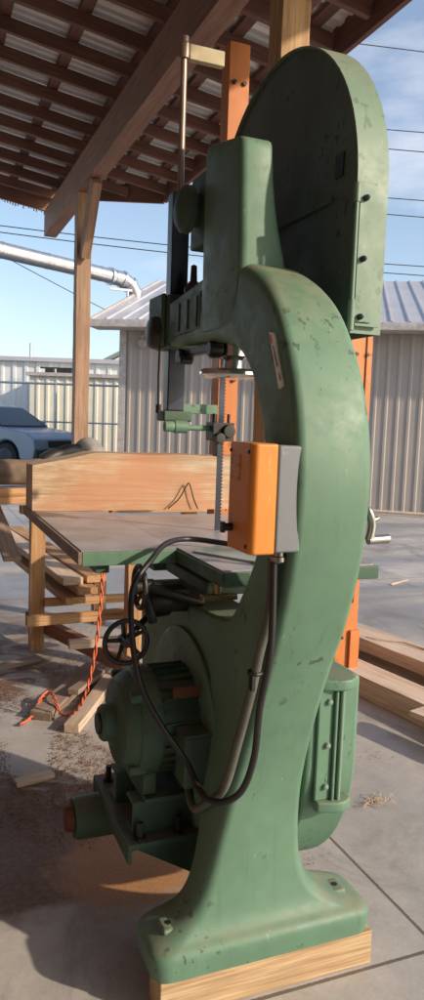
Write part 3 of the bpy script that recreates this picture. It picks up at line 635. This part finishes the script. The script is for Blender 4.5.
for i, (x0, x1, y, z, w, h, m, lab) in enumerate(((.30, 1.0, 4.72, 1.00, .14, .10, 'fir', 'squared timber lying on top of the stand under the log'),
      (.95, 1.60, 4.95, .985, .12, .07, 'fir', 'short squared timber behind the orange slab on the stand'))):
    o = board('squared_timber', (x0, y, z), (x1, y+.1, z), w, h, m); tag(o, lab, 'timber', 'squared timbers on the stand')
# log
lp = catmull([(-.25, 4.55, 1.135), (.1, 4.68, 1.14), (.5, 4.75, 1.145), (.85, 4.80, 1.14), (1.0, 4.84, 1.12)], 8)
b = MB().tube(lp, lambda t: .092-.02*t, 22)
for v in b.v:
    d = noise.noise(v*7)*.012 + noise.noise(v*22)*.005; v += Vector((0, d, d))
o = b.build('log', 'bark'); smooth_angle(o, 60); tag(o, 'grey brown log lying left of the orange slab', 'log')
b = MB(); 
vs = []; n = 20
for i in range(9):
    for j in range(n):
        a = math.pi/2*i/8; r = .125*math.cos(a)*(1+.08*noise.noise(Vector((i, j*.5, 0)))); vs.append((r*math.cos(2*math.pi*j/n), r*math.sin(2*math.pi*j/n)*.8, .17*math.sin(a)))
fs = [(i*n+j, i*n+(j+1) % n, (i+1)*n+(j+1) % n, (i+1)*n+j) for i in range(8) for j in range(n)] + [tuple(range(n))]
o = obj('log_end', vs, fs, 'grey_log'); o.location = (1.10, 5.0, 1.20); smooth_angle(o, 60); tag(o, 'rounded grey log end poking above the orange slab near the wooden post', 'log')
b = MB().tube(catmull([(.78, 4.9, 1.20), (.95, 4.95, 1.27), (1.1, 5.0, 1.26)], 5), .05, 12)
for v in b.v: v += Vector((0, 0, noise.noise(v*9)*.02))
o = b.build('branch', 'cast_dark'); smooth_angle(o, 60); tag(o, 'dark knotty branch resting against the rounded log end', 'branch')

# ground boards and scraps on the left
for nm, p0, p1, w, h, m, lab, cat in (
    ('scrap_board', (.57, 3.58, .022), (1.0, 4.25, .022), .11, .042, 'scrap', 'weathered scrap board flat on the floor left of the cord', 'board'),
    ('scrap_board', (.685, 3.38, .024), (1.04, 4.02, .024), .075, .046, 'fir_pale', 'scrap board with a pale cut end beside the cord on the floor', 'board'),
    ('scrap_board', (.76, 3.72, .075), (1.08, 4.20, .045), .06, .03, 'scrap', 'thin scrap board resting across the two floor boards', 'board'),
    ('scrap_board', (.33, 4.35, .013), (.70, 4.50, .013), .07, .024, 'scrap', 'short dark scrap left of the stand leg', 'board'),
    ('scrap_board', (.37, 2.95, .012), (.53, 2.98, .012), .05, .022, 'fir_pale', 'small pale block on the dusty floor in front of the scrap boards', 'board'),
    ('scrap_board', (.05, 4.6, .012), (.42, 4.95, .012), .09, .022, 'scrap', 'grey plank lying flat near the left edge of the floor', 'board'),
    ('leaning_plank', (.505, 4.18, .70), (.40, 5.28, 1.11), .10, .028, 'scrap', 'grey plank end sloping down off the stand at the left edge', 'plank')):
    tag(board(nm, p0, p1, w, h, m, rough=.003), lab, cat, 'scrap wood on the floor' if nm == 'scrap_board' else None)
# orange cord hanging from the extension table, doubled and twisted
c = catmull([(.835, 3.30, 1.076), (.832, 3.42, .98), (.832, 3.42, .789), (.826, 3.42, .633), (.81, 3.42, .437), (.779, 3.42, .241), (.745, 3.44, .12), (.70, 3.49, .045), (.665, 3.56, .030), (.655, 3.68, .065), (.648, 3.80, .055), (.60, 3.74, .05), (.53, 3.60, .012), (.47, 3.52, .012)], 14)
t1 = []; t2 = []
for i, p_ in enumerate(c):
    a = i*.62; o_ = Vector((math.cos(a), math.sin(a)*.7, math.sin(a)*.5))*.006; t1.append(p_+o_+Vector((0, 0, .004))); t2.append(p_-o_+Vector((0, 0, .004)))
o = MB().tube(t1, .0045, 8).tube(t2, .0045, 8).build('extension_cord', 'cord'); smooth_angle(o, 60); tag(o, 'twisted orange extension cord hanging below the table down to the floor', 'cord')

# ------------------------------------------------------------------ timbers stacked on the right
tag(board('long_timber', (2.62, 2.0, .061), (1.98+.28, 4.35, .061), .20, .118, 'fir_pale'), 'wide pale timber on the ground, lowest of the stack right of the saw', 'timber', 'long timbers right of the saw')
tag(board('long_timber', (2.92, 2.3, .164), (2.50, 4.9, .164), .24, .078, 'fir_pale'), 'long timber resting on top of the stack right of the saw', 'timber', 'long timbers right of the saw')
tag(board('long_timber', (3.02, 2.2, .061), (2.58, 4.9, .061), .24, .118, 'fir_pale'), 'long timber hidden beneath the upper one in the right hand stack', 'timber', 'long timbers right of the saw')
tag(board('board_offcut', (2.275, 2.85, .135), (2.40, 2.4, .135), .14, .028, 'fir_pale'), 'short pale offcut on the lower timber at the right edge', 'board')

# shavings and chips
def chips(name, n, region, m, label, s=(.004, .016), zt=.004, cat='debris'):
    b = MB(); c = 0
    while c < n:
        x, y = region()
        if x is None: continue
        L_ = random.uniform(*s); w = L_*random.uniform(.15, .6); a = random.uniform(0, math.pi); h = random.uniform(.001, .004)
        d = Vector((math.cos(a), math.sin(a), 0)); e_ = Vector((-d.y, d.x, 0)); o_ = Vector((x, y, zt+random.uniform(0, .003))); tl = Vector((0, 0, random.uniform(0, L_*.4)))
        b.add([o_-d*L_/2-e_*w/2, o_+d*L_/2-e_*w/2+tl, o_+d*L_/2+e_*w/2+tl, o_-d*L_/2+e_*w/2, o_+Vector((0, 0, h))], [(0, 1, 4), (1, 2, 4), (2, 3, 4), (3, 0, 4), (0, 3, 2, 1)]); c += 1
    o = b.build(name, m); return tag(o, label, cat, kind='stuff')
def reg_left():
    x = random.uniform(-.2, 1.15); y = random.triangular(2.3, 5.6, 2.8)
    if noise.noise(Vector((x*2.6, y*2.4, 3))) < .0: return None, None
    return x, y
chips('wood_chips', 9000, reg_left, 'chip', 'brown bark chips and debris scattered over the left floor', (.003, .014))
def reg_right():
    x = random.uniform(1.2, 3.2); y = random.uniform(1.2, 4)
    if noise.noise(Vector((x*1.6, y*1.6, 8))) < .25: return None, None
    return x, y
chips('floor_crumbs', 500, reg_right, 'chip', 'brown crumbs sprinkled on the clean floor right of the saw', (.003, .009))
b = MB()
for i in range(20):
    a = random.uniform(0, 6.28); r = random.uniform(0, .07); p0 = Vector((1.70+r*math.cos(a), 2.36+r*.7*math.sin(a), .006)); d = Vector((random.uniform(-1, 1), random.uniform(-1, 1), 0)).normalized()*random.uniform(.015, .05)
    b.tube([p0, p0+d*.5+Vector((0, 0, random.uniform(.004, .03))), p0+d+Vector((0, 0, random.uniform(0, .01)))], .0016, 5)
tag(b.build('wood_shavings', 'shaving'), 'small tuft of pale shavings on the concrete right of the base', 'shavings', kind='stuff')
tag(MB().tube([(2.80, 3.45, .208), (2.74, 3.62, .212), (2.62, 3.72, .21), (2.60, 3.80, .206)], lambda t: .006-.004*t, 6).build('splinter', 'shaving'), 'thin pale splinter lying on the upper long timber', 'splinter')
tag(board('bright_offcut', (4.25, 5.85, .006), (4.55, 6.0, .006), .03, .010, 'fir_pale'), 'tiny pale offcut alone on the yard concrete at the right', 'offcut')

# ------------------------------------------------------------------ steel building across the yard
def corrug(mb, x0, x1, z0, z1, y, pitch=.2, rib=.03, base=.10):
    xs_ = []; x = x0
    while x < x1: xs_ += [(x, 0), (min(x+base, x1), 0), (min(x+base+.02, x1), rib), (min(x+pitch-.02, x1), rib)]; x += pitch
    xs_.append((x1, 0)); k = len(xs_)
    zt = z1 if callable(z1) else (lambda q: z1)
    mb.add([(a, y-h, z0) for a, h in xs_] + [(a, y-h, zt(a)) for a, h in xs_], [(i, i+1, k+i+1, k+i) for i in range(k-1)])
    return mb
def local(o, parent): o.parent = parent; o.location = (0, 0, 0); return o
bd = empty('steel_building', (3.67, 13.94, 0), 'long warm grey ribbed steel building with pale metal roof across the yard', 'building', rz=R(-32))
o = local(corrug(MB(), 0, 22, .0, 3.30, 0, .2, .014, .12).build('front_wall', 'siding'), bd)
b = MB(); b.add([(0, 0, 0), (0, 9.2, 0), (0, 9.2, 3.3), (0, 4.6, 4.8), (0, 0, 3.3)], [(0, 1, 2, 3, 4)]).add([(0, 9.2, 0), (22, 9.2, 0), (22, 9.2, 3.3), (0, 9.2, 3.3)], [(0, 1, 2, 3)]).add([(22, 0, 0), (22, 9.2, 0), (22, 9.2, 3.3), (22, 4.6, 4.8), (22, 0, 3.3)], [(0, 1, 2, 3, 4)])
local(b.build('end_walls', 'siding'), bd)
b = MB(); x = -.45; xs_ = []
while x < 22.4: xs_ += [(x, 0), (x+.25, 0), (x+.262, .035), (x+.29, .035)]; x += .302
xs_.append((x, 0)); k = len(xs_)
b.add([(a, -.45, 3.30+h) for a, h in xs_] + [(a, 4.6, 4.95+h) for a, h in xs_] + [(a, 9.65, 3.30+h) for a, h in xs_], [(i, i+1, k+i+1, k+i) for i in range(k-1)] + [(k+i, k+i+1, 2*k+i+1, 2*k+i) for i in range(k-1)])
local(b.build('roof', 'roof_metal'), bd)
local(MB().box(-.50, 22.4, -.56, -.455, 3.17, 3.31).box(-.47, 22.4, -.452, -.03, 3.17, 3.19).build('gutter', 'trim_white', bevel=.01), bd)
local(MB().prism([(-.45, 3.18), (4.6, 4.83), (4.6, 4.99), (-.45, 3.34)], -.50, -.455).build('rake_trim', 'trim_white'), bd)
local(MB().box(-.03, .10, -.045, -.032, 0, 3.2).build('corner_trim', 'trim_white'), bd)
lm = local(MB().lathe([(0, 0), (.09, 0), (.09, -.05), (.07, -.08), (0, -.08)], (.42, -.03, 2.93), 'y', 18).build('wall_lamp', 'siding'), bd)
local(MB().tube([(.42, -.05, 2.99), (.42, -.09, 3.07), (.42, -.035, 3.12)], .02, 8).build('wall_pipe', 'siding'), bd)
o = MB().tube([(6.1, 11.9, .06), (8.2, 10.2, .055), (9.8, 8.2, .05)], .03, 8).build('yard_hose', 'fir_pale'); tag(o, 'pale hose lying along the foot of the ribbed steel wall', 'hose')
# ------------------------------------------------------------------ buildings far left
e = empty('long_warehouse', (-6, 33, 0), 'long low pale warehouse at the far left behind the fence', 'building', rz=R(-22))
local(corrug(MB(), 0, 24, 0, 3.55, 0, .45, .04, .3).build('wall', 'siding_blue'), e)
local(MB().prism([(0, 3.55), (12, 3.9), (12, 0), (0, 0)], 0, 24).build('building_shell', 'siding_blue'), e) if False else None
local(MB().box(-.2, 24.2, -.2, 12, 3.55, 3.70).build('roof', 'roof_metal'), e)
local(MB().box(.02, 23.98, .05, 11.9, 0, 3.549).build('rear_walls', 'siding_blue'), e)
local(MB().cyl((10.6, 1.2, 3.7), 'z', .06, 0, .65, 10).build('vent_pipe', 'galv'), e)
e = empty('cream_shed', (3.75, 26.6, 0), 'cream ribbed steel shed with a flat roof behind the fence', 'building', rz=R(-22))
local(corrug(MB(), 0, 7, 0, 2.90, 0, .34, .035, .22).build('wall', 'siding_cream'), e)
local(MB().box(.01, 6.99, .05, 5, 0, 2.88).build('side_walls', 'siding_blue'), e)
local(MB().box(-.12, 7.1, -.14, 5.1, 2.90, 3.02).build('roof', 'trim_white'), e)
b = MB(); 
for x in (.5, .9, 1.15): b.box(x, x+.28, .1, .4, 3.021, 3.17)
b.box(.3, 1.6, .2, .26, 3.17, 3.22)
local(b.build('roof_rack', 'cast_dark'), e)
e = empty('green_roofed_house', (9.2, 40, 0), 'grey green gable roof showing above the cream shed beside the steel building', 'building', rz=R(-22))
local(MB().prism([(0, 0), (9, 0), (9, 4.2), (4.5, 6.6), (0, 4.2)], 0, 7, 'y').build('wall', 'siding_blue'), e)
m_ = plain('moss grey roof', (.20, .25, .24), .6, 0, .1, 2); M['moss'] = m_
local(MB().prism([(-.4, 4.05), (4.5, 6.66), (9.4, 4.05), (9.4, 4.25), (4.5, 6.9), (-.4, 4.25)], -.3, 7.3, 'y').build('roof', 'moss'), e)

# chain link fence
F0 = Vector((-4.0, 26.4, 0)); F1 = Vector((9.4, 20.9, 0)); fd = (F1-F0)
fe = empty('chain_link_fence', tuple(F0), 'galvanised chain link fence in front of the far buildings', 'fence')
MB().bar(F0+Vector((0, 0, 2.50)), F1+Vector((0, 0, 2.50)), .035, 8).build('top_rail', 'galv', fe)
MB().bar(F0+Vector((0, 0, 1.34)), F1+Vector((0, 0, 1.34)), .025, 8).build('middle_rail', 'galv', fe)
for i in range(6):
    p_ = F0 + fd*(i/5); MB().bar(p_, p_+Vector((0, 0, 2.55)), .035, 8).build('post', 'galv', fe)
b = MB(); n = 150; L_ = fd.length
for i in range(n):
    a = F0+fd*(i/n); c_ = F0+fd*min(1, (i+12)/n); c2 = F0+fd*max(0, (i-12)/n)
    for q in (c_, c2): b.tube([a+Vector((0, 0, .05)), q+Vector((0, 0, 2.5))], .0014, 3)
b.build('chain_mesh', 'galv', fe)

# car
def car():
    e = empty('parked_car', (2.95, 21.0, 0), 'blue grey car parked behind the log pile at the left edge', 'car', rz=R(-22-30)); e.scale = (1.13, 1.13, 1.13)
    L0, H = -3.6, 0
    low = [(-3.7, .45), (-3.75, .85), (-3.6, 1.0), (-1.9, 1.06), (-.2, 1.06), (.75, .94), (.98, .80), (1.02, .55), (.98, .30), (.70, .26)]
    wf, wr = (.35, .36), (-2.75, .36)
    def arc(cx): return [(cx+.40*math.cos(R(a)), .34+.40*math.sin(R(a))) for a in range(0, 181, 15)]
    prof = low + [(p_[0], max(p_[1], .26)) for p_ in arc(.12)] + [(-.5, .24), (-2.2, .24)] + [(p_[0], max(p_[1], .26)) for p_ in arc(-2.75)]
    prof = low[:-1] + [(.60, .28)] + arc(.12) + [(-.5, .24), (-2.2, .24)] + arc(-2.75)
    bo = local(MB().prism(prof, -.88, .88, 'y').build('body', 'car', bevel=.05, segs=3, angle=25), e)
    cab = [(-3.3, 1.02), (-2.7, 1.50), (-2.1, 1.60), (-1.3, 1.60), (-.95, 1.54), (-.12, 1.05)]
    n = len(cab); vs = [(x, -.86+.30*max(0, (z-1.02)), z) for x, z in cab] + [(x, .86-.30*max(0, (z-1.02)), z) for x, z in cab]
    local(obj('cabin', vs, [tuple(range(n)), tuple(range(2*n-1, n-1, -1))] + [(i, (i+1) % n, n+(i+1) % n, n+i) for i in range(n)], 'car', bevel=.04, segs=2, angle=20), e)
    win = lambda s_: [(x, s_*(.872-.30*max(0, z-1.02)), z) for x, z in ((-2.9, 1.09), (-2.5, 1.46), (-1.35, 1.52), (-1.02, 1.48), (-.36, 1.09))]
    for s_ in (-1, 1):
        a = win(s_); b_ = [(x, y-s_*.02, z) for x, y, z in a]; k = 5
        local(obj('side_window', a+b_, [(0, 1, 2, 3, 4), (9, 8, 7, 6, 5)] + [(i, (i+1) % k, k+(i+1) % k, k+i) for i in range(k)], 'glass_dark'), e)
    a = [(-.86, -.66, 1.50), (-.86, .66, 1.50), (-.13, .78, 1.075), (-.13, -.78, 1.075)]; b_ = [(x+.012, y, z+.014) for x, y, z in a]
    local(obj('windscreen', a+b_, [(0, 1, 2, 3), (7, 6, 5, 4), (0, 4, 5, 1), (1, 5, 6, 2), (2, 6, 7, 3), (3, 7, 4, 0)], 'glass_dark'), e)
    for s_ in (-1, 1):
        for cx in (.12, -2.75):
            w = local(MB().lathe([(0, -.1), (.24, -.1), (.33, -.09), (.34, 0), (.33, .09), (.24, .1), (0, .1)], (cx, s_*.80, .34), 'y', 30).build('wheel', 'tyre'), e); smooth_angle(w, 30)
            r_ = MB().lathe([(0, -.112), (.20, -.112), (.23, -.10), (.23, .10), (.20, .112), (0, .112)], (cx, s_*.80, .34), 'y', 24).build('rim', 'steel_dark'); r_.parent = w
        local(MB().box(.72, .985, s_*.60-.14, s_*.60+.14, .66, .80).build('headlight', 'lens', bevel=.04), e)
        local(MB().box(-.62, -.42, s_*.95-.09, s_*.95+.09, 1.04, 1.17).build('wing_mirror', 'black', bevel=.03), e)
    local(MB().box(.90, 1.08, -.86, .86, .30, .56).build('bumper', 'black', bevel=.04), e)
    local(MB().box(.97, 1.03, -.40, .40, .60, .76).build('grille', 'black', bevel=.01), e)
car()

# silver duct
pts = catmull([(-1.2, 13.8, 4.72), (1.54, 15.0, 4.62), (3.2, 15.75, 4.58), (4.05, 16.15, 4.56)], 8)
dk = empty('silver_duct', (4.05, 16.15, 4.56), 'round silver dust duct crossing the sky and elbowing down behind the roof', 'duct')
o = MB().tube(pts, .155, 28).build('pipe', 'galv', dk); smooth_angle(o, 50)
el = catmull([(4.05, 16.15, 4.56), (4.30, 16.24, 4.53), (4.50, 16.30, 4.40), (4.60, 16.33, 4.18), (4.62, 16.34, 3.9), (4.62, 16.34, 3.4)], 6)
o = MB().tube(el, .165, 28).build('elbow', 'galv', dk); smooth_angle(o, 50)
for p_, q_ in ((pts[-2], pts[-1]), (el[5], el[6]), (el[10], el[11]), (el[15], el[16])): d = (q_-p_).normalized(); MB().tube([p_-d*.03, p_+d*.03], .19, 28).build('flange_ring', 'galv', dk)
for p_ in pts[::4]: MB().tube([p_, p_+(pts[1]-pts[0]).normalized()*.03], .162, 28).build('seam_ring', 'galv', dk)
b = MB().box(3.95, 4.45, 16.1, 16.15, 4.28, 4.33).bar((4.35, 16.12, 0), (4.35, 16.12, 4.3), .03, 8); b.build('support', 'galv', dk)

# power lines: long wires strung far behind the yard between two poles out of view
def ox(px_x, d, z):     # a point straight ahead by d metres, px_x metres to the right (camera's heading)
    p_ = rot22(px_x, d); return Vector((p_.x, p_.y, z))
WL = [(226, 276), (232, 285), (161, 215), (173, 231), (96, 153), (112, 171), (20, 84), ]
names = ['lowest but one', 'lowest', 'third pair upper', 'third pair lower', 'second pair upper', 'second pair lower', 'topmost']
D0, D1 = 26.0, 30.0
for i, (yl, yr) in enumerate(WL):
    zl = 1.5 + (411.5-yl)/740*D0; zr = 1.5 + (432-yr)/740*D1
    a = ox(-8.9/1.0*D0/26*1.0, D0, zl); b_ = ox(9.2*D1/26, D1, zr); P_ = []
    a2 = a-(b_-a)*.6; b2 = b_+(b_-a)*.6; dz = (b_.z-a.z)
    for k in range(25):
        t = k/24; p_ = a2.lerp(b2, t); p_.z += 0.9*((2*t-1)**2-.2) if i not in (6,) else 0; P_.append(p_)
    o = MB().tube(P_, .018, 5).build('power_line', 'wire')
    tag(o, ['power line second from the bottom crossing the whole sky', 'lowest power line crossing the sky just above the steel roof', 'upper power line of the pair beside the hinge of the wheel guard', 'lower power line of the pair beside the hinge of the wheel guard', 'upper power line of the pair beside the round top of the guard', 'lower power line of the pair beside the round top of the guard', 'topmost power line near the edge of the shed roof'][i], 'power line', 'power lines across the sky')
P_ = [ox(-7.2, 24, 6.65-.0), ox(-5.6, 25, 5.95), ox(-3.9, 26, 5.22), ox(-2.8, 27, 4.85)]
tag(MB().tube(catmull(P_), .014, 5).build('service_wire', 'wire'), 'thin wire sagging down from the left toward the steel building gutter', 'wire')
# ragged icicle fringe at the far end of the shed roof
